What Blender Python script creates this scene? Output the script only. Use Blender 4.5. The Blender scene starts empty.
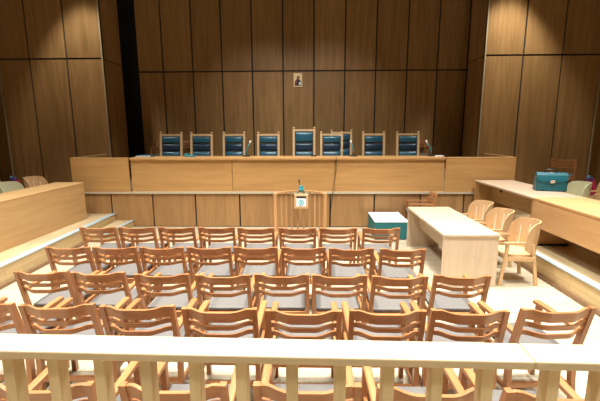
import bpy, bmesh, math, random
from mathutils import Vector, Matrix
random.seed(7)
PI = math.pi
scene = bpy.context.scene
COL = scene.collection

# ------------------------------------------------------------------ materials
def new_mat(name):
    m = bpy.data.materials.new(name); m.use_nodes = True
    nt = m.node_tree; b = nt.nodes['Principled BSDF']
    return m, nt, b

def ramp(nt, fac, stops):
    r = nt.nodes.new('ShaderNodeValToRGB')
    el = r.color_ramp.elements
    while len(el) < len(stops): el.new(0.5)
    for e, (p, c) in zip(el, stops):
        e.position = p; e.color = (c[0], c[1], c[2], 1)
    nt.links.new(fac, r.inputs['Fac'])
    return r.outputs['Color']

def wood(name, dark, light, axis='x', rough=0.45, scale=1.0, var=0.12, island=0.0, spec=0.4, plank=None):
    """Procedural wood: stretched noise along one axis."""
    m, nt, b = new_mat(name)
    tc = nt.nodes.new('ShaderNodeTexCoord')
    mp = nt.nodes.new('ShaderNodeMapping')
    s = {'x': (1.2, 16, 16), 'y': (16, 1.2, 16), 'z': (16, 16, 1.2)}[axis]
    mp.inputs['Scale'].default_value = [v*scale for v in s]
    nt.links.new(tc.outputs['Object'], mp.inputs['Vector'])
    geo = nt.nodes.new('ShaderNodeNewGeometry')
    oi = nt.nodes.new('ShaderNodeObjectInfo')
    addv = nt.nodes.new('ShaderNodeVectorMath'); addv.operation = 'ADD'
    sc = nt.nodes.new('ShaderNodeVectorMath'); sc.operation = 'SCALE'
    nt.links.new(mp.outputs[0], addv.inputs[0])
    cmb = nt.nodes.new('ShaderNodeCombineXYZ')
    nt.links.new(geo.outputs['Random Per Island'], cmb.inputs[0])
    nt.links.new(oi.outputs['Random'], cmb.inputs[1])
    nt.links.new(geo.outputs['Random Per Island'], cmb.inputs[2])
    nt.links.new(cmb.outputs[0], sc.inputs[0]); sc.inputs['Scale'].default_value = 37.0
    nt.links.new(sc.outputs[0], addv.inputs[1])
    n = nt.nodes.new('ShaderNodeTexNoise')
    n.inputs['Scale'].default_value = 1.0; n.inputs['Detail'].default_value = 6
    n.inputs['Roughness'].default_value = 0.62; n.inputs['Distortion'].default_value = 0.6
    nt.links.new(addv.outputs[0], n.inputs['Vector'])
    col = ramp(nt, n.outputs['Fac'], [(0.28, dark), (0.72, light)])
    # tone differences from piece to piece
    hsv = nt.nodes.new('ShaderNodeHueSaturation')
    mth = nt.nodes.new('ShaderNodeMath'); mth.operation = 'MULTIPLY_ADD'
    mth.inputs[1].default_value = var; mth.inputs[2].default_value = 1 - var/2
    nt.links.new(oi.outputs['Random'], mth.inputs[0])
    m2 = nt.nodes.new('ShaderNodeMath'); m2.operation = 'MULTIPLY_ADD'
    m2.inputs[1].default_value = island; m2.inputs[2].default_value = 1 - island/2
    nt.links.new(geo.outputs['Random Per Island'], m2.inputs[0])
    m3 = nt.nodes.new('ShaderNodeMath'); m3.operation = 'MULTIPLY'
    nt.links.new(mth.outputs[0], m3.inputs[0]); nt.links.new(m2.outputs[0], m3.inputs[1])
    nt.links.new(m3.outputs[0], hsv.inputs['Value'])
    nt.links.new(col, hsv.inputs['Color'])
    out = hsv.outputs['Color']
    if plank:                       # plank floor: brick pattern multiplies the grain
        pm = nt.nodes.new('ShaderNodeMapping')
        if plank.get('vertical'):   # boards running along y on a face whose normal is x
            pm.inputs['Rotation'].default_value = plank['vertical']
        nt.links.new(tc.outputs['Object'], pm.inputs['Vector'])
        br = nt.nodes.new('ShaderNodeTexBrick')
        br.inputs['Scale'].default_value = 1.0
        br.inputs['Brick Width'].default_value = plank['w']
        br.inputs['Row Height'].default_value = plank['h']
        br.inputs['Mortar Size'].default_value = plank.get('m', 0.003)
        br.inputs['Color1'].default_value = (1, 1, 1, 1)
        v = plank.get('v', 0.8); br.inputs['Color2'].default_value = (v, v*0.97, v*0.92, 1)
        br.inputs['Mortar'].default_value = (v*0.6, v*0.55, v*0.5, 1)
        br.offset = 0.37
        nt.links.new(pm.outputs[0], br.inputs['Vector'])
        mx = nt.nodes.new('ShaderNodeMix'); mx.data_type = 'RGBA'; mx.blend_type = 'MULTIPLY'
        mx.inputs['Factor'].default_value = 1
        nt.links.new(out, mx.inputs['A']); nt.links.new(br.outputs['Color'], mx.inputs['B'])
        out = mx.outputs['Result']
    nt.links.new(out, b.inputs['Base Color'])
    b.inputs['Roughness'].default_value = rough
    b.inputs['Specular IOR Level'].default_value = spec
    return m

def plain(name, c, rough=0.5, metal=0.0, spec=0.5, noise=0.08, nscale=30, bump=0.0):
    m, nt, b = new_mat(name)
    tc = nt.nodes.new('ShaderNodeTexCoord')
    n = nt.nodes.new('ShaderNodeTexNoise'); n.inputs['Scale'].default_value = nscale; n.inputs['Detail'].default_value = 4
    nt.links.new(tc.outputs['Object'], n.inputs['Vector'])
    lo = [v*(1-noise) for v in c]; hi = [min(1, v*(1+noise)) for v in c]
    nt.links.new(ramp(nt, n.outputs['Fac'], [(0.3, lo), (0.7, hi)]), b.inputs['Base Color'])
    b.inputs['Roughness'].default_value = rough; b.inputs['Metallic'].default_value = metal
    b.inputs['Specular IOR Level'].default_value = spec
    if bump:
        bp = nt.nodes.new('ShaderNodeBump'); bp.inputs['Strength'].default_value = bump; bp.inputs['Distance'].default_value = 0.01
        nt.links.new(n.outputs['Fac'], bp.inputs['Height']); nt.links.new(bp.outputs[0], b.inputs['Normal'])
    return m

CW_D, CW_L = (0.29, 0.115, 0.038), (0.455, 0.200, 0.074)
M = {
 'chair_x': wood('chair_wood_x', CW_D, CW_L, 'x', 0.32, spec=0.6),
 'chair_y': wood('chair_wood_y', CW_D, CW_L, 'y', 0.32, spec=0.6),
 'chair_z': wood('chair_wood_z', CW_D, CW_L, 'z', 0.32, spec=0.6),
 'seat': plain('grey_seat_cloth', (0.112, 0.104, 0.094), 0.55, noise=0.06, nscale=60),
 'panel': wood('wall_veneer', (0.215, 0.120, 0.044), (0.36, 0.215, 0.088), 'z', 0.42, 0.55, 0.0, 0.22),
 'panel_low': wood('dais_veneer', (0.27, 0.145, 0.055), (0.40, 0.225, 0.09), 'z', 0.45, 0.6, 0.0, 0.15),
 'gap': plain('gap_and_shade_black', (0.008, 0.009, 0.012), 0.7),
 'desk': wood('desk_veneer', (0.42, 0.228, 0.080), (0.54, 0.312, 0.118), 'x', 0.42, 0.7, 0.06, 0.10),
 'desk_y': wood('desk_veneer_y', (0.44, 0.260, 0.110), (0.56, 0.350, 0.155), 'y', 0.40, 0.7, 0.06, 0.05),
 'orange_y': wood('counsel_veneer_y', (0.50, 0.275, 0.112), (0.60, 0.35, 0.155), 'y', 0.38, 0.7, 0.0, 0.05),
 'laminate_y': wood('pale_laminate_y', (0.46, 0.345, 0.235), (0.54, 0.415, 0.295), 'y', 0.35, 0.9, 0.0, 0.04),
 'laminate_z': wood('pale_laminate_z', (0.49, 0.375, 0.26), (0.60, 0.47, 0.335), 'z', 0.40, 0.9, 0.0, 0.04),
 'light_x': wood('beech_x', (0.50, 0.31, 0.15), (0.62, 0.41, 0.215), 'x', 0.4),
 'light_y': wood('beech_y', (0.50, 0.31, 0.15), (0.62, 0.41, 0.215), 'y', 0.4),
 'light_z': wood('beech_z', (0.50, 0.31, 0.15), (0.62, 0.41, 0.215), 'z', 0.4),
 'greenish': wood('pale_green_shell', (0.46, 0.46, 0.28), (0.56, 0.56, 0.36), 'z', 0.3),
 'stand_x': wood('stand_wood_x', (0.40, 0.21, 0.085), (0.54, 0.30, 0.13), 'x', 0.4),
 'stand_z': wood('stand_wood_z', (0.40, 0.21, 0.085), (0.54, 0.30, 0.13), 'z', 0.4),
 'rail': wood('rail_wood_x', (0.52, 0.41, 0.235), (0.62, 0.51, 0.32), 'x', 0.42),
 'rail_z': wood('rail_wood_z', (0.56, 0.43, 0.22), (0.70, 0.56, 0.32), 'z', 0.45),
 'judge_wood': wood('judge_chair_wood', (0.56, 0.38, 0.20), (0.68, 0.50, 0.29), 'z', 0.4),
 'teal': plain('teal_leather', (0.012, 0.085, 0.135), 0.34, spec=0.6, nscale=14, noise=0.15),
 'teal_shade': plain('teal_leather_shade', (0.008, 0.030, 0.060), 0.36, spec=0.5, nscale=14, noise=0.15),  # same teal leather, its weaker reflection painted in as a darker colour
 'bag': plain('teal_bag_leather', (0.005, 0.095, 0.118), 0.38, spec=0.55, nscale=25, bump=0.1),
 'cloth': plain('teal_cloth', (0.012, 0.13, 0.135), 0.8, nscale=40),
 'white': plain('white_top', (0.85, 0.87, 0.88), 0.4, noise=0.02),
 'alu': plain('aluminium_strip', (0.46, 0.59, 0.64), 0.32, 0.35, noise=0.05, nscale=8),
 'cream_trim': plain('cream_trim', (0.50, 0.43, 0.30), 0.5), 'edge_trim': plain('edge_trim', (0.36, 0.30, 0.19), 0.5),
 'brown_trim': plain('brown_moulding', (0.22, 0.125, 0.06), 0.5),
 'black': plain('black_plastic', (0.012, 0.013, 0.015), 0.4),
 'chrome': plain('chrome', (0.75, 0.75, 0.74), 0.25, 0.8),
 'mic': plain('teal_plastic', (0.02, 0.28, 0.33), 0.4),
 'cyan': plain('cyan_ring', (0.10, 0.50, 0.62), 0.4),
 'paper': plain('paper', (0.75, 0.78, 0.80), 0.7),
 'pink': plain('pink_cloth', (0.62, 0.03, 0.13), 0.7),
 'purple': plain('purple_cloth', (0.10, 0.05, 0.20), 0.7),
 'blue': plain('pale_blue_cloth', (0.10, 0.28, 0.45), 0.6),
 'ceil': plain('ceiling_paint', (0.10, 0.09, 0.08), 0.8),
 'sidewall': wood('side_wall_veneer', (0.20, 0.12, 0.045), (0.30, 0.18, 0.075), 'z', 0.5, 0.55, 0.0, 0.15),
 'inlay': plain('pale_inlay', (0.86, 0.80, 0.68), 0.5),
 'gold': plain('icon_gold', (0.80, 0.64, 0.38), 0.5, noise=0.1, nscale=40),
 'icon_dark': plain('icon_dark', (0.025, 0.03, 0.035), 0.6),
 'icon_red': plain('icon_red', (0.30, 0.035, 0.02), 0.6),
 'icon_skin': plain('icon_skin', (0.30, 0.15, 0.07), 0.6),
 'floor': wood('floor_parquet', (0.41, 0.36, 0.255), (0.50, 0.44, 0.32), 'x', 0.30, 0.5, 0.0, 0.0,
               plank={'w': 0.9, 'h': 0.09, 'v': 0.90, 'm': 0.002}),
 'step_top': wood('platform_parquet', (0.42, 0.32, 0.17), (0.56, 0.44, 0.26), 'y', 0.40, 0.6, 0.0, 0.0,
               plank={'w': 0.6, 'h': 0.08, 'v': 0.80, 'm': 0.002, 'vertical': (0, 0, PI/2)}),
 'riser': wood('riser_parquet', (0.52, 0.37, 0.18), (0.66, 0.50, 0.27), 'y', 0.42, 0.6, 0.0, 0.0,
               plank={'w': 0.55, 'h': 0.075, 'v': 0.84, 'm': 0.002, 'vertical': (0, PI/2, PI/2)}),
}

# ------------------------------------------------------------------ mesh helpers
class MB:
    def __init__(s): s.bm = bmesh.new(); s.mi = 0
    def _face(s, vs):
        try:
            f = s.bm.faces.new(vs); f.material_index = s.mi; return f
        except ValueError: return None
    def box(s, x0, x1, y0, y1, z0, z1, bev=0.0, seg=1):
        r = bmesh.ops.create_cube(s.bm, size=1.0)
        vs = r['verts']
        for v in vs:
            v.co = Vector(((x0+x1)/2 + v.co.x*(x1-x0), (y0+y1)/2 + v.co.y*(y1-y0), (z0+z1)/2 + v.co.z*(z1-z0)))
        fs = {f for v in vs for f in v.link_faces}
        for f in fs: f.material_index = s.mi
        if bev:
            es = list({e for f in fs for e in f.edges})
            bmesh.ops.bevel(s.bm, geom=es, offset=bev, segments=seg, affect='EDGES', profile=0.5)
        return s
    def loft(s, secs, closed=False, caps=True, smooth=False):
        rings = [[s.bm.verts.new(p) for p in sec] for sec in secs]
        n = len(rings[0])
        pairs = list(zip(rings, rings[1:])) + ([(rings[-1], rings[0])] if closed else [])
        for a, b in pairs:
            for i in range(n):
                f = s._face([a[i], a[(i+1) % n], b[(i+1) % n], b[i]])
                if f: f.smooth = smooth
        if caps and not closed:
            s._face(rings[0][::-1]); s._face(rings[-1])
        return s
    def bar(s, pts, w, d):
        """vertical-ish bar: horizontal rectangular sections (w along x, d along y) through pts"""
        return s.loft([[(x-w/2, y-d/2, z), (x+w/2, y-d/2, z), (x+w/2, y+d/2, z), (x-w/2, y+d/2, z)] for x, y, z in pts])
    def tube(s, pts, r, n=8):
        pts = [Vector(p) for p in pts]; secs = []
        for i, p in enumerate(pts):
            t = (pts[min(i+1, len(pts)-1)] - pts[max(i-1, 0)]).normalized()
            u = t.cross(Vector((0, 0, 1)))
            if u.length < 1e-3: u = t.cross(Vector((0, 1, 0)))
            u.normalize(); v = t.cross(u)
            rr = r[i] if isinstance(r, (list, tuple)) else r
            secs.append([p + u*math.cos(2*PI*k/n)*rr + v*math.sin(2*PI*k/n)*rr for k in range(n)])
        return s.loft(secs, smooth=True)
    def lathe(s, prof, cx=0, cy=0, n=16):
        return s.loft([[(cx+r*math.cos(2*PI*k/n), cy+r*math.sin(2*PI*k/n), z) for k in range(n)] for r, z in prof], smooth=True)
    def prism(s, poly, z0, z1):
        return s.loft([[(x, y, z0) for x, y in poly], [(x, y, z1) for x, y in poly]])
    def build(s, name, mats, parent=None, smooth=False):
        bmesh.ops.recalc_face_normals(s.bm, faces=s.bm.faces[:])
        me = bpy.data.meshes.new(name); s.bm.to_mesh(me); s.bm.free()
        if not isinstance(mats, (list, tuple)): mats = [mats]
        for m in mats: me.materials.append(m)
        if smooth:
            for p in me.polygons: p.use_smooth = True
        o = bpy.data.objects.new(name, me); COL.objects.link(o)
        if parent: o.parent = parent
        return o

def tag(o, label, cat, group=None, kind=None):
    o['label'] = label; o['category'] = cat
    if group: o['group'] = group
    if kind: o['kind'] = kind
    return o
def thing(name, label, cat, loc=(0, 0, 0), rz=0.0, group=None):
    o = bpy.data.objects.new(name, None); COL.objects.link(o)
    o.empty_display_size = 0.1; o.location = loc; o.rotation_euler = (0, 0, rz)
    return tag(o, label, cat, group)
def struct(mb, name, mats):
    o = mb.build(name, mats); o['kind'] = 'structure'; return o
def copy_thing(src, loc, rz, label, group=None, scale=None):
    r = src.copy(); COL.objects.link(r); r.location = loc; r.rotation_euler = (0, 0, rz); r['label'] = label
    if group: r['group'] = group
    if scale: r.scale = scale
    for ch in src.children:
        c = ch.copy(); COL.objects.link(c); c.parent = r
        for g in ch.children:
            d = g.copy(); COL.objects.link(d); d.parent = c
    return r

# ------------------------------------------------------------------ setting
YD = 8.62           # front of the dais
ZD = 0.80           # dais floor
XL, XR = -5.39, 4.54
YB = 11.7           # back wall
YP = 10.15          # front of the panelled piers either side of the dais

m = MB(); m.box(-8.6, 7.9, -1.5, 12.0, -0.12, 0.0); struct(m, 'floor', M['floor'])
# raised rear tier that carries the two rear rows of chairs and the railing
m = MB(); m.box(-8.6, 7.9, -1.5, 3.02, 0.0, 0.135); struct(m, 'floor_rear_tier', M['floor'])
# platforms at both sides of the well
PZ = 0.31
def platform(name, poly):
    m = MB(); m.prism(poly, 0.0, PZ-0.004); o = m.build(name, [M['riser'], M['step_top']])
    for p in o.data.polygons:
        if p.normal.z > 0.9: p.material_index = 1
    o['kind'] = 'structure'; return o
LE0, LE1 = (-4.27, 3.02), (-4.475, YD)
platform('floor_left_platform', [LE0, LE1, (-8.6, YD), (-8.6, 3.02)])
platform('floor_right_platform', [(3.46, 3.02), (7.9, 3.02), (7.9, YD), (3.46, YD)])
m = MB()
m.loft([[(LE0[0]-0.10, LE0[1], PZ-0.012), (LE0[0]+0.02, LE0[1], PZ-0.012), (LE0[0]+0.02, LE0[1], PZ+0.004), (LE0[0]-0.10, LE0[1], PZ+0.004)],
        [(LE1[0]-0.10, LE1[1], PZ-0.012), (LE1[0]+0.02, LE1[1], PZ-0.012), (LE1[0]+0.02, LE1[1], PZ+0.004), (LE1[0]-0.10, LE1[1], PZ+0.004)]])
struct(m, 'trim_left_step_nosing', M['alu'])
m = MB(); m.box(3.44, 3.55, 3.02, YD, PZ-0.012, PZ+0.004); struct(m, 'trim_right_step_nosing', M['alu'])
m = MB(); m.loft([[(LE0[0], LE0[1], 0), (LE0[0]+0.03, LE0[1], 0), (LE0[0]+0.03, LE0[1], 0.05), (LE0[0], LE0[1], 0.05)],
                  [(LE1[0], 7.4, 0), (LE1[0]+0.08, 7.4, 0), (LE1[0]+0.08, 7.4, 0.05), (LE1[0], 7.4, 0.05)]])
struct(m, 'baseboard_left', M['brown_trim'])
m = MB(); m.box(3.425, 3.46, 3.02, YD, 0, 0.055); struct(m, 'baseboard_right', M['brown_trim'])
# low intermediate steps at the far ends of both platforms
m = MB(); m.prism([(-4.07, 7.35), (-4.07, YD), (-4.475, YD), (-4.42, 7.35)], 0.0, 0.15)
o = m.build('floor_left_step', [M['riser'], M['step_top']])
for p in o.data.polygons:
    if p.normal.z > 0.9: p.material_index = 1
o['kind'] = 'structure'
m = MB(); m.box(-4.14, -4.05, 7.35, YD, 0.142, 0.156); struct(m, 'trim_left_low_nosing', M['alu'])
# rear side tiers behind the counsel benches
m = MB(); m.box(-8.6, XL-0.03, YD, 12.0, 0, 0.65); struct(m, 'floor_left_tier', M['step_top'])
m = MB(); m.box(XR+0.03, 7.9, YD, 12.0, 0, 0.65); struct(m, 'floor_right_tier', M['step_top'])

def seam_wall(name, axis, pos, seams, zs, mat, gap=0.044, th=0.03, back=0.12, sign=-1):
    """panelled wall: separate veneer panels with dark open joints over a black backing.
    axis 'x': runs along x at y=pos facing -y; axis 'y': runs along y at x=pos facing sign*x"""
    m = MB()
    for a0, a1 in zip(seams, seams[1:]):
        for z0, z1 in zip(zs, zs[1:]):
            g = gap/2
            if axis == 'x': m.box(a0+g, a1-g, pos, pos+th, z0+g, z1-g)
            elif sign < 0: m.box(pos, pos+th, a0+g, a1-g, z0+g, z1-g)
            else: m.box(pos-th, pos, a0+g, a1-g, z0+g, z1-g)
    m.mi = 1
    if axis == 'x': m.box(seams[0], seams[-1], pos+th, pos+back, zs[0], zs[-1])
    elif sign < 0: m.box(pos+th, pos+back, seams[0], seams[-1], zs[0], zs[-1])
    else: m.box(pos-back, pos-th, seams[0], seams[-1], zs[0], zs[-1])
    return struct(m, name, [mat, M['gap']])

CZ = 6.6
sb = [-5.02+0.0, -4.28, -3.405, -2.545, -1.66, -0.765, 0.133, 1.03, 1.92, 2.815, 3.68, 4.53, 5.3]
seam_wall('wall_back', 'x', YB, sb, [ZD, 3.89, CZ], M['panel'])
# passage at the left end of the back wall, its shade painted black
m = MB(); m.box(-6.4, -5.0, YB+0.35, YB+0.45, ZD, CZ); struct(m, 'wall_back_recess_shade', M['gap'])
# left and right piers
ZJ = 4.0
seam_wall('wall_left_pier', 'x', YP, [-7.93, -7.14, -6.17, -5.26], [0.65, ZJ, CZ], M['panel'])
seam_wall('wall_right_pier', 'x', YP, [4.36, 5.29, 6.24, 7.19], [0.65, ZJ, CZ], M['panel'])
seam_wall('wall_left_pier_return', 'y', -5.26, [YP+0.03, 10.62, 11.22], [ZD, ZJ, CZ], M['panel'], gap=0.03, sign=1)
seam_wall('wall_right_pier_return', 'y', 4.36, [YP+0.03, 10.62, 11.22], [ZD, ZJ, CZ], M['panel'], gap=0.03, sign=-1)
for nm, x in (('trim_left_pier_corner', -5.27), ('trim_right_pier_corner', 4.34)):
    m = MB(); m.box(x, x+0.03, YP-0.012, YP+0.025, ZD, CZ); struct(m, nm, M['edge_trim'])
for nm, x in (('trim_left_pier_edge', -7.97), ('trim_right_pier_edge', 7.2)):
    m = MB(); m.box(x, x+0.03, YP-0.012, YP+0.025, 0.65, CZ); struct(m, nm, M['edge_trim'])
# outer side walls, ceiling and the wall behind the camera
m = MB(); m.box(-8.7, -8.5, -1.5, 12.0, 0, CZ); struct(m, 'wall_left', M['sidewall'])
m = MB(); m.box(7.8, 8.0, -1.5, 12.0, 0, CZ); struct(m, 'wall_right', M['sidewall'])
m = MB(); m.box(-8.7, -7.93, YP+0.25, YP+0.35, 0.65, CZ); m.box(7.2, 8.0, YP+0.1, YP+0.2, 0.65, CZ); struct(m, 'wall_back_corners', M['sidewall'])
m = MB(); m.box(-8.7, 8.0, -1.6, -1.5, 0, CZ); struct(m, 'wall_front', M['sidewall'])
m = MB(); m.box(-8.7, 8.0, -1.6, 12.2, CZ, CZ+0.1); struct(m, 'ceiling', M['ceil'])
m = MB(); m.box(-8.7, 8.0, 12.15, 12.25, 0, CZ); struct(m, 'wall_rear_shell', M['gap'])

# the dais, faced with veneer panels, with a pale ledge trim
m = MB(); m.box(XL, XR, YD+0.13, 12.0, 0.0, ZD); m.box(-5.0, 4.3, 10.85, YB, ZD, 1.06); struct(m, 'floor_dais', M['step_top'])
seam_wall('wall_dais_front', 'x', YD, [XL, -4.545, -3.585, -2.60, -1.585, -0.52, 0.473, 1.468, 2.50, 3.47, XR], [0.0, 0.775], M['panel_low'], gap=0.032)
m = MB(); m.box(XL, XR, YD-0.035, YD+0.1, 0.775, 0.82); struct(m, 'trim_dais_ledge', M['cream_trim'])

# ------------------------------------------------------------------ judges' bench
ZT = 1.592
jb = thing('judges_bench', "long veneered judges' bench on the dais, seen below the row of blue chairs", 'bench', (-0.53, YD, 0.81))
def L(x): return x+0.53
xs = [-4.045, -1.737, 0.573, 3.005]
for a, b in zip(xs, xs[1:]):
    m = MB(); m.box(L(a)+0.006, L(b)-0.006, 0.02, 0.05, 0.0, ZT-0.81-0.04, 0.004); m.build('front_panel', M['desk'], jb)
m = MB(); m.box(L(-4.04), L(3.005), -0.03, 0.62, ZT-0.81-0.055, ZT-0.81, 0.012, 2); m.build('desktop', M['desk'], jb)
for a in (-4.0, -1.737, 0.573, 2.96):
    m = MB(); m.box(L(a)-0.02, L(a)+0.02, 0.05, 0.58, 0.0, ZT-0.81-0.055); m.build('support_panel', M['desk'], jb)
for side, a, b, lab in (('l', XL, -4.075, "plain veneered parapet at the left end of the judges' bench"),
                        ('r', 3.02, XR, "plain veneered parapet at the right end of the judges' bench")):
    cx = (a+b)/2
    t = thing('parapet', lab, 'parapet', (cx, YD, 0.81), 0)
    m = MB(); m.box(a-cx, b-cx, -0.025, 0.02, 0.0, ZT-0.81-0.025, 0.004); m.build('front_panel', M['desk'], t)
    m = MB(); m.box(a-cx, b-cx, -0.03, 0.06, ZT-0.81-0.025, ZT-0.81, 0.005); m.build('top_edge', M['desk'], t)
    x0, x1 = (a-cx, a-cx+0.05) if side == 'l' else (b-cx-0.05, b-cx)
    m = MB(); m.box(x0, x1, 0.06, YP-YD-0.02, 0.0, ZT-0.81, 0.005); m.build('side_panel', M['desk_y'], t)

# ------------------------------------------------------------------ judges' chairs
def judge_chair(name, label, back_h=1.36):
    t = thing(name, label, 'chair', group="blue upholstered judges' chairs")
    w = 0.265
    for s in (-1, 1):
        m = MB(); m.bar([(s*w, -0.20, 0.0), (s*w, -0.22, 0.45), (s*w, -0.32, back_h-0.05)], 0.052, 0.06)
        post = m.build('back_post', M['judge_wood'], t)
        m = MB()
        zt = back_h-0.05
        m.lathe([(0.012, zt), (0.026, zt+0.008), (0.030, zt+0.026), (0.022, zt+0.044), (0.004, zt+0.05)], s*w, -0.32, 12)
        m.build('finial', M['judge_wood'], post)
        m = MB(); m.bar([(s*w, 0.24, 0.0), (s*w, 0.24, 0.66)], 0.05, 0.05); m.build('front_leg', M['judge_wood'], t)
        m = MB(); m.box(s*w-0.03, s*w+0.03, -0.24, 0.29, 0.655, 0.69, 0.008); m.build('armrest', M['judge_wood'], t)
    m = MB(); m.box(-w, w, -0.21, -0.17, 0.36, 0.43); m.box(-w, w, 0.22, 0.26, 0.36, 0.43)
    m.box(-w-0.015, -w+0.015, -0.2, 0.24, 0.36, 0.43); m.box(w-0.015, w+0.015, -0.2, 0.24, 0.36, 0.43); m.build('seat_frame', M['judge_wood'], t)
    m = MB(); m.box(-w+0.03, w-0.03, -0.18, 0.26, 0.42, 0.52, 0.03, 3); m.build('seat', M['teal'], t, True)
    def yb(z): return -0.22 - (z-0.45)/(back_h-0.5)*0.10
    zt = back_h-0.05
    m = MB(); m.loft([[(x, yb(zt)-0.025, zt-0.055), (x, yb(zt)+0.025, zt-0.055), (x, yb(zt)+0.025, zt-0.008), (x, yb(zt)-0.025, zt-0.008)] for x in (-w, w)])
    m.build('top_rail', M['judge_wood'], t)
    # three stacked leather rolls
    zz = [0.55, 0.97, 1.135, zt-0.065] if back_h < 1.4 else [0.58, 0.98, 1.16, zt-0.065]
    zz[1] = back_h-0.49 if back_h < 1.4 else back_h-0.61; zz[2] = back_h-0.30 if back_h < 1.4 else back_h-0.40
    for k in range(3):
        z0, z1 = zz[k], zz[k+1]-0.008
        secs = []
        for i in range(13):
            a = i/12; z = z0+(z1-z0)*a
            th = 0.012+0.048*(1-abs(2*a-1)**5)
            if k == 0: th += 0.02*a*(1-a)
            secs.append([(-w+0.045, yb(z)-0.02, z), (w-0.045, yb(z)-0.02, z), (w-0.045, yb(z)+th*0.75, z), (w-0.07, yb(z)+th, z), (-w+0.07, yb(z)+th, z), (-w+0.045, yb(z)+th*0.75, z)])
        m = MB(); m.loft(secs, smooth=True); m.build('back_cushion', M['teal'] if k != 1 else M['teal_shade'], t, True)  # middle cushion's duller reflection is put into its colour
    return t
ord8 = ['first', 'second', 'third', 'fourth', 'fifth', 'sixth', 'seventh', 'eighth']
jx = [-3.58, -2.79, -1.95, -1.05, -0.136, 0.56, 1.645, 2.51]
YJ = 9.75
jc = None
for i, x in enumerate(jx):
    if i == 4:
        judge_chair('judge_chair', "tallest blue leather judge's chair, below the small icon", 1.475).location = (x, YJ, ZD)
        c = [o for o in COL.objects if o.get('label', '').startswith('tallest')][0]
        c.rotation_euler = (0, 0, PI)
        continue
    lab = {0: "blue leather judge's chair at the left end of the row, beside the teal folder",
           1: "blue leather judge's chair second from the left, beside the teal telephone",
           2: "blue leather judge's chair third from the left, left of the first microphone",
           3: "blue leather judge's chair just right of the first microphone",
           5: "blue leather judge's chair touching the tallest one's right, overlapping a chair behind",
           6: "blue leather judge's chair second from the right, right of the middle microphone",
           7: "blue leather judge's chair at the right end, left of the last microphone"}[i]
    if jc is None:
        jc = judge_chair('judge_chair', lab); jc.location = (x, YJ, ZD); jc.rotation_euler = (0, 0, PI)
    else:
        copy_thing(jc, (x, YJ, ZD), PI + random.uniform(-0.04, 0.04), lab)
JB = copy_thing(jc, (0.86, 10.42, ZD), PI-0.05, "blue leather judge's chair set back behind the row, half hidden right of the tallest", scale=(1, 1, 1.035))

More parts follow.
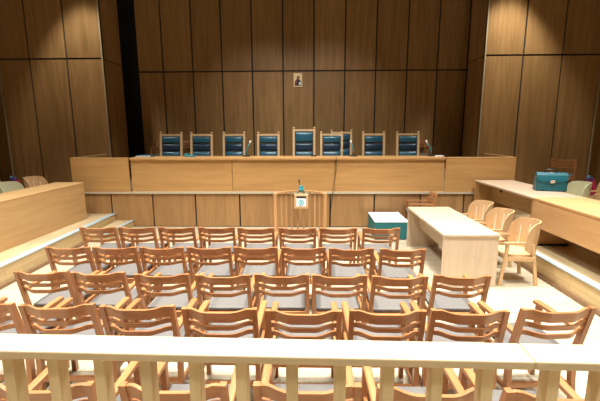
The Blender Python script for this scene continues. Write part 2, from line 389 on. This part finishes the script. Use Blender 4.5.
# ------------------------------------------------------------------ slatted wooden armchairs
def slat_chair():
    t = thing('slatted_armchair', '', 'chair')
    WP = 0.240
    def yp(z): return -0.205 - max(0, z-0.42)*0.26        # rake of the back posts
    for s in (-1, 1):
        m = MB()
        pts = [(s*WP, -0.255, 0.0), (s*WP, -0.215, 0.25), (s*WP, -0.205, 0.42)] + [(s*WP, yp(z), z) for z in (0.55, 0.7, 0.85)]
        m.loft([[(x-0.017, y-d/2, z), (x+0.017, y-d/2, z), (x+0.017, y+d/2, z), (x-0.017, y+d/2, z)]
                for (x, y, z), d in zip(pts, (0.034, 0.046, 0.052, 0.048, 0.042, 0.036))])
        m.build('back_post', M['chair_z'], t)
        m = MB(); m.bar([(s*WP, 0.205, 0.0), (s*WP, 0.20, 0.42), (s*WP, 0.195, 0.624)], 0.036, 0.044); m.build('front_leg', M['chair_z'], t)
        # flat arm, a little wider in front
        m = MB(); secs = []
        for y, w, z in ((-0.255, 0.036, 0.632), (-0.10, 0.041, 0.638), (0.10, 0.047, 0.640), (0.225, 0.050, 0.636), (0.245, 0.044, 0.634)):
            x = s*(WP-0.002)
            secs.append([(x-w/2, y, z-0.014), (x+w/2, y, z-0.014), (x+w/2, y, z+0.012), (x+w/2-0.006, y, z+0.016), (x-w/2+0.006, y, z+0.016), (x-w/2, y, z+0.012)])
        m.loft(secs); m.build('armrest', M['chair_y'], t)
        m = MB(); m.box(s*WP-0.011, s*WP+0.011, -0.20, 0.20, 0.355, 0.42); m.build('side_rail', M['chair_y'], t)
        m = MB(); m.box(s*WP-0.010, s*WP+0.010, -0.215, 0.20, 0.155, 0.19); m.build('stretcher', M['chair_y'], t)
    def slat(name, zlo, zhi, bow, th, hump=0.0):
        m = MB(); secs = []; n = 22
        for i in range(n+1):
            u = -1+2*i/n; x = u*(WP-0.012)
            a = min(1, max(0, (1-abs(u)-0.06)/0.62)); sft = a*a*(3-2*a)
            yo = -bow*sft
            zc = (zlo+zhi)/2
            dz = hump*math.sin(PI*min(1, max(0, (1-abs(u))/0.34)))
            pts = []
            for z in (zlo, zhi): pts.append((yp(z)+yo, z))
            z1 = zhi+dz; z0 = zlo-hump*0.6*sft
            secs.append([(x, yp(z0)+yo-th/2, z0), (x, yp(z0)+yo+th/2, z0), (x, yp(z1)+yo+th/2, z1), (x, yp(z1)+yo-th/2, z1)])
        m.loft(secs); m.build(name, M['chair_x'], t)
    slat('crest_rail', 0.768, 0.842, 0.052, 0.022, 0.007)
    slat('back_slat', 0.708, 0.742, 0.068, 0.018, 0.004)
    slat('back_slat', 0.638, 0.672, 0.072, 0.018, 0.004)
    m = MB(); m.box(-WP, WP, 0.185, 0.21, 0.355, 0.42); m.build('front_rail', M['chair_x'], t)
    m = MB(); m.box(-WP, WP, -0.215, -0.19, 0.355, 0.42); m.build('rear_rail', M['chair_x'], t)
    m = MB(); m.box(-WP, WP, -0.228, -0.206, 0.19, 0.225); m.build('stretcher', M['chair_x'], t)
    m = MB(); m.box(-WP, WP, 0.19, 0.212, 0.20, 0.235); m.build('stretcher', M['chair_x'], t)
    # padded seat
    m = MB(); m.box(-WP+0.022, WP-0.022, -0.19, 0.235, 0.415, 0.462, 0.016, 3); m.build('seat_pad', M['seat'], t, False)
    return t
YOFF = 0.32            # the top of the back sits this far behind the chair's own origin
proto = slat_chair(); proto_used = [False]
def place_slat(x, y, z, rz, label, group):
    if not proto_used[0]:
        proto_used[0] = True
        proto.location = (x, y, z); proto.rotation_euler = (0, 0, rz); proto['label'] = label; proto['group'] = group
        return proto
    return copy_thing(proto, (x, y, z), rz, label, group)
def at_back(xl, ytop, rz):
    """origin from the left post's position and the depth of the crest rail"""
    cx = xl+0.263; cy = ytop
    return cx + (-math.sin(rz))*YOFF, cy + math.cos(rz)*YOFF
rows = [
 ('front row nearest the witness stand', 0.0,
  [(-3.235, 5.20, 0.01), (-2.69, 5.21, 0), (-2.13, 5.22, -0.01), (-1.565, 5.22, 0.0), (-1.005, 5.19, 0), (-0.425, 5.19, 0), (0.14, 5.19, 0.01), (0.733, 5.2, 0.0)]),
 ('second row from the witness stand', 0.0,
  [(-3.08, 4.26, 0.02), (-2.53, 4.27, 0.01), (-1.98, 4.27, 0.01), (-1.43, 4.28, 0), (-0.885, 4.29, 0), (-0.33, 4.29, 0), (0.22, 4.26, 0.0), (0.80, 4.24, -0.02)]),
 ('middle row of the audience chairs', 0.0,
  [(-2.84, 3.47, 0.03), (-2.285, 3.46, 0.02), (-1.655, 3.42, 0.02), (-1.075, 3.41, 0.01), (-0.52, 3.43, 0), (0.022, 3.42, 0), (0.575, 3.40, -0.0), (1.155, 3.43, -0.03)]),
 ('fourth row, the first fully clear of the railing', 0.135,
  [(-2.60, 2.48, 0.04), (-2.025, 2.48, 0.05), (-1.455, 2.47, 0.02), (-0.875, 2.44, 0.0), (-0.30, 2.42, 0), (0.265, 2.43, 0.0), (0.815, 2.44, -0.02), (1.425, 2.48, 0.075)]),
]
for rname, z, lst in rows:
    for i, (xl, yt, rz) in enumerate(lst):
        x, y = at_back(xl, yt, rz)
        pos = ord8[i] + ' from the left' if i not in (0, 7) else ('leftmost' if i == 0 else 'rightmost')
        place_slat(x, y, z, rz, 'slat-back wooden armchair, %s in the %s' % (pos, rname.replace(', the first fully clear of the railing', ' just beyond the railing')), 'audience armchairs')
for i, (xl, yt, rz) in enumerate([(-1.555, 1.63, 0.03), (-0.913, 1.64, 0.02), (-0.272, 1.65, 0), (0.317, 1.64, -0.01), (0.902, 1.62, -0.02)]):
    x, y = at_back(xl, yt, rz)
    place_slat(x, y, 0.135, rz, 'slat-back wooden armchair %s in the nearest row, partly seen through the railing' % (['at the left end', 'second from left', 'in the middle', 'second from right', 'at the right end'][i]), 'audience armchairs')
place_slat(2.36, 8.28, 0.0, PI/2-0.06, "slat-back wooden armchair turned sideways beyond the pale table's far end", 'slatted armchairs along the room')
place_slat(6.22, 9.60, 0.65, -0.62, 'slat-back wooden armchair against the right wall behind the teal briefcase', 'slatted armchairs along the room')
for x, lab in ((-4.30, 'slatted wooden armchair mostly hidden behind the leftmost blue chair'),
               (-3.55, 'slatted wooden armchair glimpsed between the first two blue chairs'),
               (3.21, 'slatted wooden armchair glimpsed right of the last blue chair')):
    place_slat(x, 11.28, 1.06, PI, lab, 'slatted armchairs behind the judges')

# ------------------------------------------------------------------ railing in the foreground
RZ = 1.375
rl = thing('railing', 'pale wooden railing with square balusters across the foreground', 'railing', (0, 1.32, 0.135), -0.018)
for a, b in ((-3.0, 0.792), (0.795, 3.0)):
    m = MB(); m.box(a, b, -0.062, 0.062, RZ-0.135-0.034, RZ-0.135, 0.006, 2); m.build('handrail', M['rail'], rl)
bxs = [-1.151, -0.975, -0.794, -0.616, -0.43, -0.253, -0.064, 0.115, 0.292, 0.468, 0.65, 0.883, 1.062, 1.238]
for x in bxs:
    m = MB(); m.box(x-0.0215, x+0.0215, -0.03, 0.03, 0.06, RZ-0.135-0.034, 0.003); m.build('baluster', M['rail_z'], rl)
m = MB(); m.box(-3.0, 3.0, -0.045, 0.045, 0.0, 0.06); m.build('bottom_rail', M['rail'], rl)

# ------------------------------------------------------------------ pale table in the well
tb = thing('table', 'pale laminate table with solid ends standing in the well', 'table', (2.235, 6.18, 0))
m = MB(); m.box(-0.385, 0.385, -1.0, 1.0, 0.725, 0.76, 0.003); m.build('tabletop', M['laminate_y'], tb)
for y in (-0.985, 0.955):
    m = MB(); m.box(-0.378, 0.378, y, y+0.03, 0.0, 0.725); m.build('end_panel', M['laminate_z'], tb)
m = MB(); m.box(-0.17, -0.14, -0.955, 0.955, 0.38, 0.725); mp_ = m.build('modesty_panel', M['laminate_y'], tb)
m = MB(); m.lathe([(0.0, 0.0), (0.03, 0.0), (0.03, 0.02), (0.0, 0.02)], 0, 0, 12)
k = m.build('cable_grommet', M['black'], mp_); k.rotation_euler = (0, -PI/2, 0); k.location = (-0.17, 0.55, 0.60)

# ------------------------------------------------------------------ counsel benches
# left bench with a closed front
bl = thing('counsel_bench', 'long veneered bench with closed front on the left platform', 'bench', (-5.17, 6.1, PZ), 0)
m = MB(); m.box(-0.31, 0.31, -2.6, 2.05, 0.755, 0.79, 0.006); m.build('desktop', M['desk_y'], bl)
m = MB(); m.box(0.285, 0.31, -2.6, 2.03, 0.0, 0.755); m.build('front_panel', M['desk_y'], bl)
for y in (-2.6, 2.0):
    m = MB(); m.box(-0.28, 0.285, y, y+0.03, 0.0, 0.755); m.build('end_panel', M['desk'], bl)
# right bench, far unit open towards the well
bf = thing('counsel_desk', 'pale far desk unit on the right platform, carrying the briefcase', 'desk', (4.04, 7.38, PZ), 0)
m = MB(); m.box(-0.41, 0.41, -1.12, 1.12, 0.755, 0.79, 0.004); m.build('desktop', M['laminate_y'], bf)
for y in (-1.11, 1.08):
    m = MB(); m.box(-0.40, 0.40, y, y+0.03, 0.0, 0.755); m.build('end_panel', M['desk'], bf)
m = MB(); m.box(-0.06, -0.03, -1.08, 1.08, 0.36, 0.755); mp_ = m.build('modesty_panel', M['desk_y'], bf)
m = MB(); m.lathe([(0.0, 0.0), (0.03, 0.0), (0.03, 0.02), (0.0, 0.02)], 0, 0, 12)
k = m.build('cable_grommet', M['black'], mp_); k.rotation_euler = (0, -PI/2, 0); k.location = (-0.06, 0.62, 0.62)
# right bench, near unit with a closed hanging front
bn = thing('counsel_desk', 'orange-brown near desk unit with hanging front panel on the right platform', 'desk', (4.04, 4.75, PZ), 0)
m = MB(); m.box(-0.42, 0.41, -1.6, 1.50, 0.757, 0.792, 0.004); m.build('desktop', M['orange_y'], bn)
m = MB(); m.box(-0.41, -0.385, -1.6, 1.49, 0.335, 0.757); m.build('front_panel', M['orange_y'], bn)
m = MB(); m.box(-0.385, 0.15, 1.45, 1.48, 0.03, 0.757); m.build('end_panel', M['desk'], bn)
m = MB(); m.box(-0.385, 0.15, -1.58, -1.55, 0.03, 0.757); m.build('end_panel', M['desk'], bn)
for y in (1.465, -1.565):
    m = MB(); m.box(-0.385, 0.20, y-0.03, y+0.03, 0.0, 0.03); m.build('foot', M['black'], bn)

# ------------------------------------------------------------------ curved shell armchairs
def shell_chair(label, shell_mats, H=0.90, slits=True):
    t = thing('shell_armchair', label, 'chair')
    R = 0.265
    # bent plywood back: front is +y, centre of the back is at -y; fades down into the arms
    n = 44; A = math.radians(88)
    m = MB(); secs = []
    for i in range(n+1):
        u = -1+2*i/n; u = math.copysign(abs(u)**0.85, u); a = u*A
        e = min(1, max(0, (abs(u)-0.55)/0.45)); e = 1-math.sqrt(max(0, 1-e**2.6))
        top = (H-0.015*u*u)*(1-e) + 0.60*e
        bot = 0.42 + 0.10*max(0, abs(u)-0.6)/0.4
        ro = R; lean = 0.10
        def P(r, z, back): 
            k = 1 + 0.0
            return (math.sin(a)*r*1.0, -math.cos(a)*r - back, z)
        bt = lean*(top-0.45)*max(0, math.cos(a)); bb = 0.0
        secs.append([P(ro-0.016, bot, bb), P(ro, bot, bb), P(ro, (bot+top)/2, (bt+bb)/2), P(ro, top, bt), P(ro-0.016, top, bt), P(ro-0.016, (bot+top)/2, (bt+bb)/2)])
    m.loft(secs, smooth=False); sb_ = m.build('shell_back', shell_mats, t)
    if slits:
        for a in (-0.95, -0.48, 0.0, 0.48, 0.95):
            m = MB(); s2 = []
            for z in (0.50, 0.62, 0.74, H-0.07-0.05*abs(a)):
                bt = 0.10*(z-0.45)*math.cos(a); r = R-0.0165
                dx = 0.0045
                c, s_ = math.cos(a), math.sin(a)
                def Q(du, dr): return (s_*(r+dr)+c*du, -c*(r+dr)-bt+s_*du, z)
                s2.append([Q(-dx, 0.0), Q(dx, 0.0), Q(dx, -0.004), Q(-dx, -0.004)])
            m.loft(s2); m.build('back_inlay', M['inlay'], sb_)
    for s in (-1, 1):
        x = s*0.245
        m = MB()
        secs = []
        for y, xx, w in ((-0.03, s*0.250, 0.022), (0.10, s*0.248, 0.034), (0.16, s*0.246, 0.045), (0.24, s*0.25, 0.05), (0.27, s*0.25, 0.04)):
            secs.append([(xx-w/2, y, 0.605), (xx+w/2, y, 0.605), (xx+w/2, y, 0.635), (xx-w/2, y, 0.635)])
        m.loft(secs); m.build('armrest', M['light_y'], t)
        m = MB(); m.bar([(s*0.265, 0.30, 0.0), (s*0.25, 0.235, 0.42), (s*0.25, 0.225, 0.607)], 0.034, 0.042); m.build('front_leg', M['light_z'], t)
        m = MB(); m.bar([(s*0.235, -0.22, 0.0), (s*0.215, -0.16, 0.43), (s*0.232, -0.128, 0.60)], 0.034, 0.042); m.build('rear_leg', M['light_z'], t)
        m = MB(); m.box(x-0.010, x+0.010, -0.17, 0.24, 0.36, 0.42); m.build('side_rail', M['light_y'], t)
    # rounded seat
    pts = []
    for k in range(28):
        a = 2*PI*k/28; c, s_ = math.cos(a), math.sin(a)
        pts.append((0.235*math.copysign(abs(c)**0.6, c), 0.01+0.235*math.copysign(abs(s_)**0.6, s_)))
    m = MB(); m.prism(pts, 0.42, 0.45); m.build('seat', M['light_y'], t)
    m = MB(); m.box(-0.24, 0.24, 0.205, 0.225, 0.36, 0.42); m.build('front_rail', M['light_x'], t)
    return t
sc0 = shell_chair('pale wooden shell armchair nearest the railing, right of the pale table', M['light_z'])
sc0.location = (3.0, 5.50, 0); sc0.rotation_euler = (0, 0, math.radians(88)); sc0['group'] = 'shell armchairs at the pale table'
copy_thing(sc0, (3.00, 6.22, 0), math.radians(94), 'pale wooden shell armchair in the middle of three beside the pale table', 'shell armchairs at the pale table')
copy_thing(sc0, (3.00, 6.93, 0), math.radians(98), "pale wooden shell armchair beside the pale table's far end", 'shell armchairs at the pale table')
# behind the counsel benches
copy_thing(sc0, (-5.86, 8.2, PZ), math.radians(-94), 'orange-brown shell chair behind the far end of the left bench', 'shell chairs behind the benches')
copy_thing(sc0, (-6.5, 7.78, PZ), math.radians(-88), 'orange-brown shell chair at the left picture edge, behind the greenish one', 'shell chairs behind the benches')
g = shell_chair('pale greenish shell chair behind the left bench', M['greenish'], 0.88, False)
g.location = (-5.84, 7.45, PZ); g.rotation_euler = (0, 0, math.radians(-92)); g['group'] = 'shell chairs behind the benches'
copy_thing(g, (5.08, 7.5, PZ), math.radians(88), 'pale greenish shell chair behind the right bench, beside the briefcase', 'shell chairs behind the benches')
copy_thing(sc0, (5.85, 7.75, PZ), math.radians(80), 'pale shell chair at the right picture edge behind the right bench', 'shell chairs behind the benches')

# ------------------------------------------------------------------ witness stand
ws = thing('witness_stand', "curved slatted wooden witness stand in front of the judges' bench", 'stand', (-0.18, 7.55, 0))
def arc(u, r=0.0):       # u -1..1 along a shallow U in plan
    a = u*math.radians(82)
    return ((0.50+r)*math.sin(a)/math.sin(math.radians(82)), (0.43+r)*(math.cos(a)-math.cos(math.radians(82)))/(1-math.cos(math.radians(82))))
m = MB(); secs = []
for i in range(41):
    u = -1+i/20
    (xi, yi), (xo, yo) = arc(u, -0.035), arc(u, 0.035)
    secs.append([(xi, yi, 0.915), (xo, yo, 0.915), (xo, yo, 0.95), (xi, yi, 0.95)])
m.loft(secs); m.build('top_rail', M['stand_x'], ws)
m = MB(); secs = []
for i in range(41):
    u = -1+i/20
    (xi, yi), (xo, yo) = arc(u, -0.025), arc(u, 0.025)
    secs.append([(xi, yi, 0.05), (xo, yo, 0.05), (xo, yo, 0.12), (xi, yi, 0.12)])
m.loft(secs); m.build('bottom_rail', M['stand_x'], ws)
for u in (-0.985, -0.80, -0.62, -0.44, -0.27, -0.09, 0.09, 0.27, 0.44, 0.62, 0.80, 0.985):
    x, y = arc(u); w = 0.055 if abs(u) > 0.9 else 0.034
    m = MB(); m.box(x-w/2, x+w/2, y-0.016, y+0.016, 0.0 if abs(u) > 0.9 else 0.12, 0.915); m.build('slat', M['stand_z'], ws)
cb = thing('control_box', 'pale wooden box with a blue ring dial hung on the witness stand', 'control box', (-0.165, 7.84, 0.60))
m = MB(); m.box(-0.145, 0.145, -0.06, 0.06, 0.0, 0.29, 0.01, 2); m.build('case', M['light_x'], cb)
m = MB(); m.box(-0.10, 0.10, -0.068, -0.058, 0.045, 0.215, 0.003); fp = m.build('face_plate', M['white'], cb)
m = MB(); m.box(-0.10, 0.10, -0.069, -0.058, 0.218, 0.26, 0.003); m.build('display_slot', M['black'], fp)
m = MB(); n = 28
m.loft([[(math.cos(2*PI*k/n)*r, y, math.sin(2*PI*k/n)*r) for r, y in ((0.060, -0.068), (0.060, -0.075), (0.044, -0.075), (0.044, -0.068))] for k in range(n)], closed=True)
k = m.build('ring_dial', M['cyan'], fp); k.location = (0, 0, 0.13)
m = MB(); m.loft([[(math.cos(2*PI*k/n)*0.026, y, math.sin(2*PI*k/n)*0.026) for k in range(n)] for y in (-0.067, -0.074)])
k = m.build('dial_centre', M['cyan'], fp); k.location = (0, 0, 0.13)
for x in (-0.09, 0.09):
    m = MB(); m.box(x-0.015, x+0.015, 0.0, 0.085, 0.285, 0.345); m.box(x-0.015, x+0.015, 0.0, 0.16, 0.345, 0.355); m.build('hanger', M['chrome'], cb)
wm = thing('microphone', 'teal microphone unit on top of the witness stand', 'microphone', (-0.165, 7.90, 0.95))
m = MB(); m.box(-0.055, 0.055, -0.05, 0.06, 0.0, 0.06, 0.02, 2); m.box(-0.05, 0.03, -0.02, 0.05, 0.05, 0.11, 0.02, 2); m.build('base', M['mic'], wm)
m = MB(); m.tube([(-0.03, 0.0, 0.09), (-0.035, 0.01, 0.16), (-0.045, 0.0, 0.20)], 0.008); m.build('gooseneck', M['black'], wm)
m = MB(); m.tube([(-0.045, 0.0, 0.195), (-0.05, -0.01, 0.235)], 0.015); m.build('capsule', M['black'], wm)

# ------------------------------------------------------------------ low table with teal cloth
lt = thing('low_table', "low white-topped table with teal cloth sides by the judges' dais", 'table', (1.65, 8.02, 0))
m = MB(); m.box(-0.335, 0.335, -0.45, 0.45, 0.36, 0.385, 0.004); m.build('tabletop', M['white'], lt)
m = MB()
secs = []
for z, g_ in ((0.015, 1.0), (0.36, 0.97)):
    ring = []
    for (x0, y0), (x1, y1) in (((-.33, -.445), (.33, -.445)), ((.33, -.445), (.33, .445)), ((.33, .445), (-.33, .445)), ((-.33, .445), (-.33, -.445))):
        for i in range(14):
            f = i/14; w = 0.006*math.sin(f*14*PI/2)*(1 if z < 0.2 else 0.3)
            nx, ny = (y1-y0), -(x1-x0); l = math.hypot(nx, ny)
            ring.append((x0+(x1-x0)*f+nx/l*w, y0+(y1-y0)*f+ny/l*w, z))
    secs.append(ring)
m.loft(secs); m.build('cloth_skirt', M['cloth'], lt)

# ------------------------------------------------------------------ briefcase
bc = thing('briefcase', 'teal leather briefcase with a flap and silver clasp on the far right desk', 'briefcase', (4.32, 6.98, PZ+0.79), math.radians(-14))
m = MB(); secs = []
for z, d, w in ((0.0, 0.095, 0.235), (0.012, 0.108, 0.245), (0.18, 0.105, 0.242), (0.27, 0.085, 0.236), (0.315, 0.06, 0.225)):
    secs.append([(-w, -d+0.02, z), (-w+0.02, -d, z), (w-0.02, -d, z), (w, -d+0.02, z), (w, d-0.02, z), (w-0.02, d, z), (-w+0.02, d, z), (-w, d-0.02, z)])
m.loft(secs); m.build('body', M['bag'], bc)
m = MB(); secs = []
nx = 24
for i in range(nx+1):
    u = -1+2*i/nx; x = u*0.243
    drop = 0.17-0.045*(abs(u)**5) if True else 0
    zb = 0.315-drop+0.02
    outer = [(0.075, 0.30), (0.06, 0.326), (-0.05, 0.328), (-0.092, 0.285), (-0.112, 0.22), (-0.118, zb)]
    inner = [(-0.106, zb), (-0.100, 0.22), (-0.08, 0.28), (-0.045, 0.318), (0.055, 0.316), (0.068, 0.296)]
    secs.append([(x, y, z) for y, z in outer+inner])
m.loft(secs); fl = m.build('flap', M['bag'], bc)
m = MB(); m.box(-0.035, 0.035, -0.132, -0.11, 0.15, 0.20, 0.002); m.build('clasp', M['chrome'], fl)
m = MB(); pts = [(-0.09, 0, 0.325), (-0.085, 0, 0.36), (-0.05, 0, 0.378), (0.05, 0, 0.378), (0.085, 0, 0.36), (0.09, 0, 0.325)]
m.tube(pts, 0.012); m.build('handle', M['black'], bc)
m = MB(); m.box(-0.03, 0.03, -0.045, -0.03, 0.326, 0.336, 0.003); m.build('name_tag', M['chrome'], fl)
for x in (-0.13, 0.13):
    m = MB(); m.box(x-0.012, x+0.012, -0.114, -0.10, 0.02, 0.20); m.build('strap', M['bag'], bc)

# ------------------------------------------------------------------ things on the judges' bench
def gooseneck(x, y, lab, lean):
    t = thing('microphone', lab, 'microphone', (x, y, ZT), 0, "gooseneck microphones on the judges' bench")
    m = MB(); m.box(-0.08, 0.08, -0.06, 0.06, 0.0, 0.03, 0.008, 2); m.build('base', M['black'], t)
    m = MB(); m.tube([(0.0, 0, 0.02), (0.0, 0.0, 0.12), (lean*0.35, 0.01, 0.22), (lean*0.75, 0.02, 0.30)], 0.011); gn = m.build('gooseneck', M['mic'], t)
    m = MB(); m.tube([(lean*0.75, 0.02, 0.295), (lean, 0.03, 0.36)], [0.016, 0.018]); m.build('capsule', M['paper'], gn)
    return t
gooseneck(-1.46, 8.98, 'slim gooseneck microphone between the third and fourth blue chairs', 0.10)
gooseneck(1.02, 8.98, 'gooseneck microphone right of the chair set back behind the row', -0.07)
gooseneck(2.80, 8.98, 'gooseneck microphone right of the last blue chair', -0.13)
fo = thing('folder', "teal folder lying on the bench's left end", 'folder', (-3.82, 9.0, ZT))
m = MB(); m.box(-0.19, 0.17, -0.15, 0.15, 0.0, 0.035, 0.004); m.build('cover', M['teal'], fo)
m = MB(); m.box(-0.18, 0.165, -0.153, -0.10, 0.008, 0.028); m.build('pages', M['paper'], fo)
ph = thing('telephone', "small teal telephone on the bench below the second blue chair", 'telephone', (-2.79, 8.98, ZT))
m = MB(); m.box(-0.10, 0.12, -0.09, 0.09, 0.0, 0.035, 0.01, 2); m.build('base', M['mic'], ph)
m = MB(); m.box(-0.10, -0.04, -0.09, 0.10, 0.035, 0.065, 0.012, 2); m.build('handset', M['mic'], ph)
o = MB().box(-0.06, 0.06, -0.04, 0.05, 0.0, 0.03, 0.008, 2).build('calculator', M['black']); o.location = (0.10, 8.98, ZT)
tag(o, 'small flat black device on the bench right of the tallest chair', 'device')
o = MB().box(-0.11, 0.11, -0.1, 0.1, 0.0, 0.012).build('paper_stack', M['paper']); o.location = (2.97, 8.98, ZT)
o.location.x = 2.965
tag(o, "small sheaf of white paper at the bench's right end", 'paper')
m = MB(); m.tube([(0.60, YD-0.036, ZT+0.006), (0.60, YD-0.045, ZT-0.03), (0.60, YD-0.04, 1.35), (0.575, YD-0.03, 1.15), (0.53, YD-0.045, 0.95), (0.53, YD-0.045, 0.78), (0.50, YD-0.02, 0.60), (0.485, YD-0.015, 0.42), (0.482, YD-0.012, 0.02)], 0.006, 6)
o = m.build('cable', M['black']); tag(o, "thin black cable hanging down the front of the judges' bench", 'cable')

# ------------------------------------------------------------------ icon on the back wall
ic = thing('icon_picture', 'small gilded icon of a robed figure hung on the back wall', 'picture', (-0.335, YB-0.001, 3.44))
m = MB(); m.box(-0.125, 0.125, -0.03, 0.0, 0.0, 0.385, 0.004); m.build('board', M['gold'], ic)
def relief(poly, y, th, name, mat):
    m = MB(); m.loft([[(x, yy, z) for x, z in poly] for yy in (y, y-th)]); m.build(name, mat, ic)
relief([(-0.095, 0.03), (0.095, 0.03), (0.10, 0.14), (0.06, 0.19), (0.02, 0.215), (-0.03, 0.215), (-0.07, 0.185), (-0.10, 0.12)], -0.029, 0.004, 'robe', M['icon_dark'])
relief([(-0.095, 0.04), (-0.055, 0.04), (-0.03, 0.19), (-0.07, 0.185), (-0.10, 0.12)], -0.032, 0.004, 'mantle', M['icon_red'])
relief([(0.01+0.042*math.cos(a*PI/8), 0.255+0.055*math.sin(a*PI/8)) for a in range(16)], -0.029, 0.004, 'hair', M['icon_dark'])
relief([(0.01+0.026*math.cos(a*PI/8), 0.248+0.036*math.sin(a*PI/8)) for a in range(16)], -0.032, 0.004, 'face', M['icon_skin'])
relief([(0.03, 0.055), (0.085, 0.055), (0.085, 0.135), (0.03, 0.135)], -0.032, 0.004, 'book', M['paper'])

# ------------------------------------------------------------------ small bags by the walls
def bag(loc, lab):
    t = thing('handbag', lab, 'bag', loc); t.scale = (0.8, 0.8, 1.0)
    m = MB(); m.loft([[(x*w, y*d, z) for x, y in ((-1, -.8), (-.8, -1), (.8, -1), (1, -.8), (1, .8), (.8, 1), (-.8, 1), (-1, .8))] for z, w, d in ((0, .12, .07), (0.05, .15, .09), (.22, .15, .08), (.36, .12, .05))]); m.build('body', M['pink'], t)
    m = MB(); m.loft([[(x*w-0.03, y*d, z) for x, y in ((-1, -.8), (-.8, -1), (.8, -1), (1, -.8), (1, .8), (.8, 1), (-.8, 1), (-1, .8))] for z, w, d in ((.33, .09, .05), (.39, .10, .06), (.44, .05, .03))]); m.build('bundle', M['purple'], t)
    m = MB(); m.lathe([(0.005, .40), (.035, .41), (.04, .44), (.02, .47), (.004, .475)], -0.07, -0.03, 10); m.build('tassel', M['blue'], t)
bag((-7.2, 9.2, 0.65), 'pink and purple bag behind the greenish chair at far left')
bag((6.62, 9.2, 0.65), 'pink bag with blue top behind the greenish chair at right')

# ------------------------------------------------------------------ lights
def area(name, loc, size, power, spread=180, col=(1, 0.97, 0.92), rot=(0, 0, 0), sy=None):
    l = bpy.data.lights.new(name, 'AREA'); l.energy = power; l.color = col; l.spread = math.radians(spread)
    l.shape = 'RECTANGLE'; l.size = size; l.size_y = sy or size
    o = bpy.data.objects.new(name, l); COL.objects.link(o); o.location = loc; o.rotation_euler = rot
    return o
def spot(name, loc, target, power, ang, blend=0.6, r=0.08, col=(1, 0.94, 0.82)):
    l = bpy.data.lights.new(name, 'SPOT'); l.energy = power; l.color = col; l.spot_size = math.radians(ang); l.spot_blend = blend; l.shadow_soft_size = r
    o = bpy.data.objects.new(name, l); COL.objects.link(o); o.location = loc
    d = Vector(target)-Vector(loc); o.rotation_euler = d.to_track_quat('-Z', 'Y').to_euler()
    return o
for x in (-4.2, -1.4, 1.2, 3.9):
    for y, pw in ((-0.5, 40), (1.4, 80), (3.6, 125), (5.7, 120)):  # row behind the camera is added fill for faces turned to the camera
        area('downlight_and_fill', (x, y, 6.5), 0.7, pw, 92)
for x in (-1.3, 0.5):
    area('downlight_and_fill', (x, 7.4, 6.5), 0.6, 60, 100)
    spot('wall_light', (x, 7.2, 6.45), (x, YB, 1.2), 520, 60, 1.0, 0.15, (1, 0.95, 0.86))
spot('wall_washer', (-5.6, 9.15, 6.5), (-5.6, 9.78, 1.0), 480, 68, 0.6)
spot('wall_washer', (4.8, 9.15, 6.5), (4.85, 9.78, 1.0), 800, 68, 0.6)
w = bpy.data.worlds.new('world'); scene.world = w; w.use_nodes = True
w.node_tree.nodes['Background'].inputs[0].default_value = (1, 0.95, 0.88, 1)
w.node_tree.nodes['Background'].inputs[1].default_value = 0.05

# ------------------------------------------------------------------ camera
F, P, YW, RO = 386.0, math.radians(10.2), math.radians(1.4), math.radians(0.2)
f = Vector((-math.sin(YW)*math.cos(P), math.cos(YW)*math.cos(P), -math.sin(P)))
r = Vector((math.cos(YW), math.sin(YW), 0)); d = f.cross(r)
r2 = r*math.cos(RO)+d*math.sin(RO); d2 = -r*math.sin(RO)+d*math.cos(RO)
cam = bpy.data.cameras.new('camera'); co = bpy.data.objects.new('camera', cam); COL.objects.link(co)
mat = Matrix((( r2.x, -d2.x, -f.x, 0), (r2.y, -d2.y, -f.y, 0), (r2.z, -d2.z, -f.z, 2.17), (0, 0, 0, 1)))
co.matrix_world = mat
cam.sensor_width = 36.0; cam.lens = F/600*36.0; cam.clip_start = 0.05
scene.camera = co
scene.view_settings.view_transform = 'Standard'; scene.view_settings.look = 'None'
scene.view_settings.gamma = 1.0; scene.view_settings.use_curve_mapping = False
scene.view_settings.exposure = 0.0
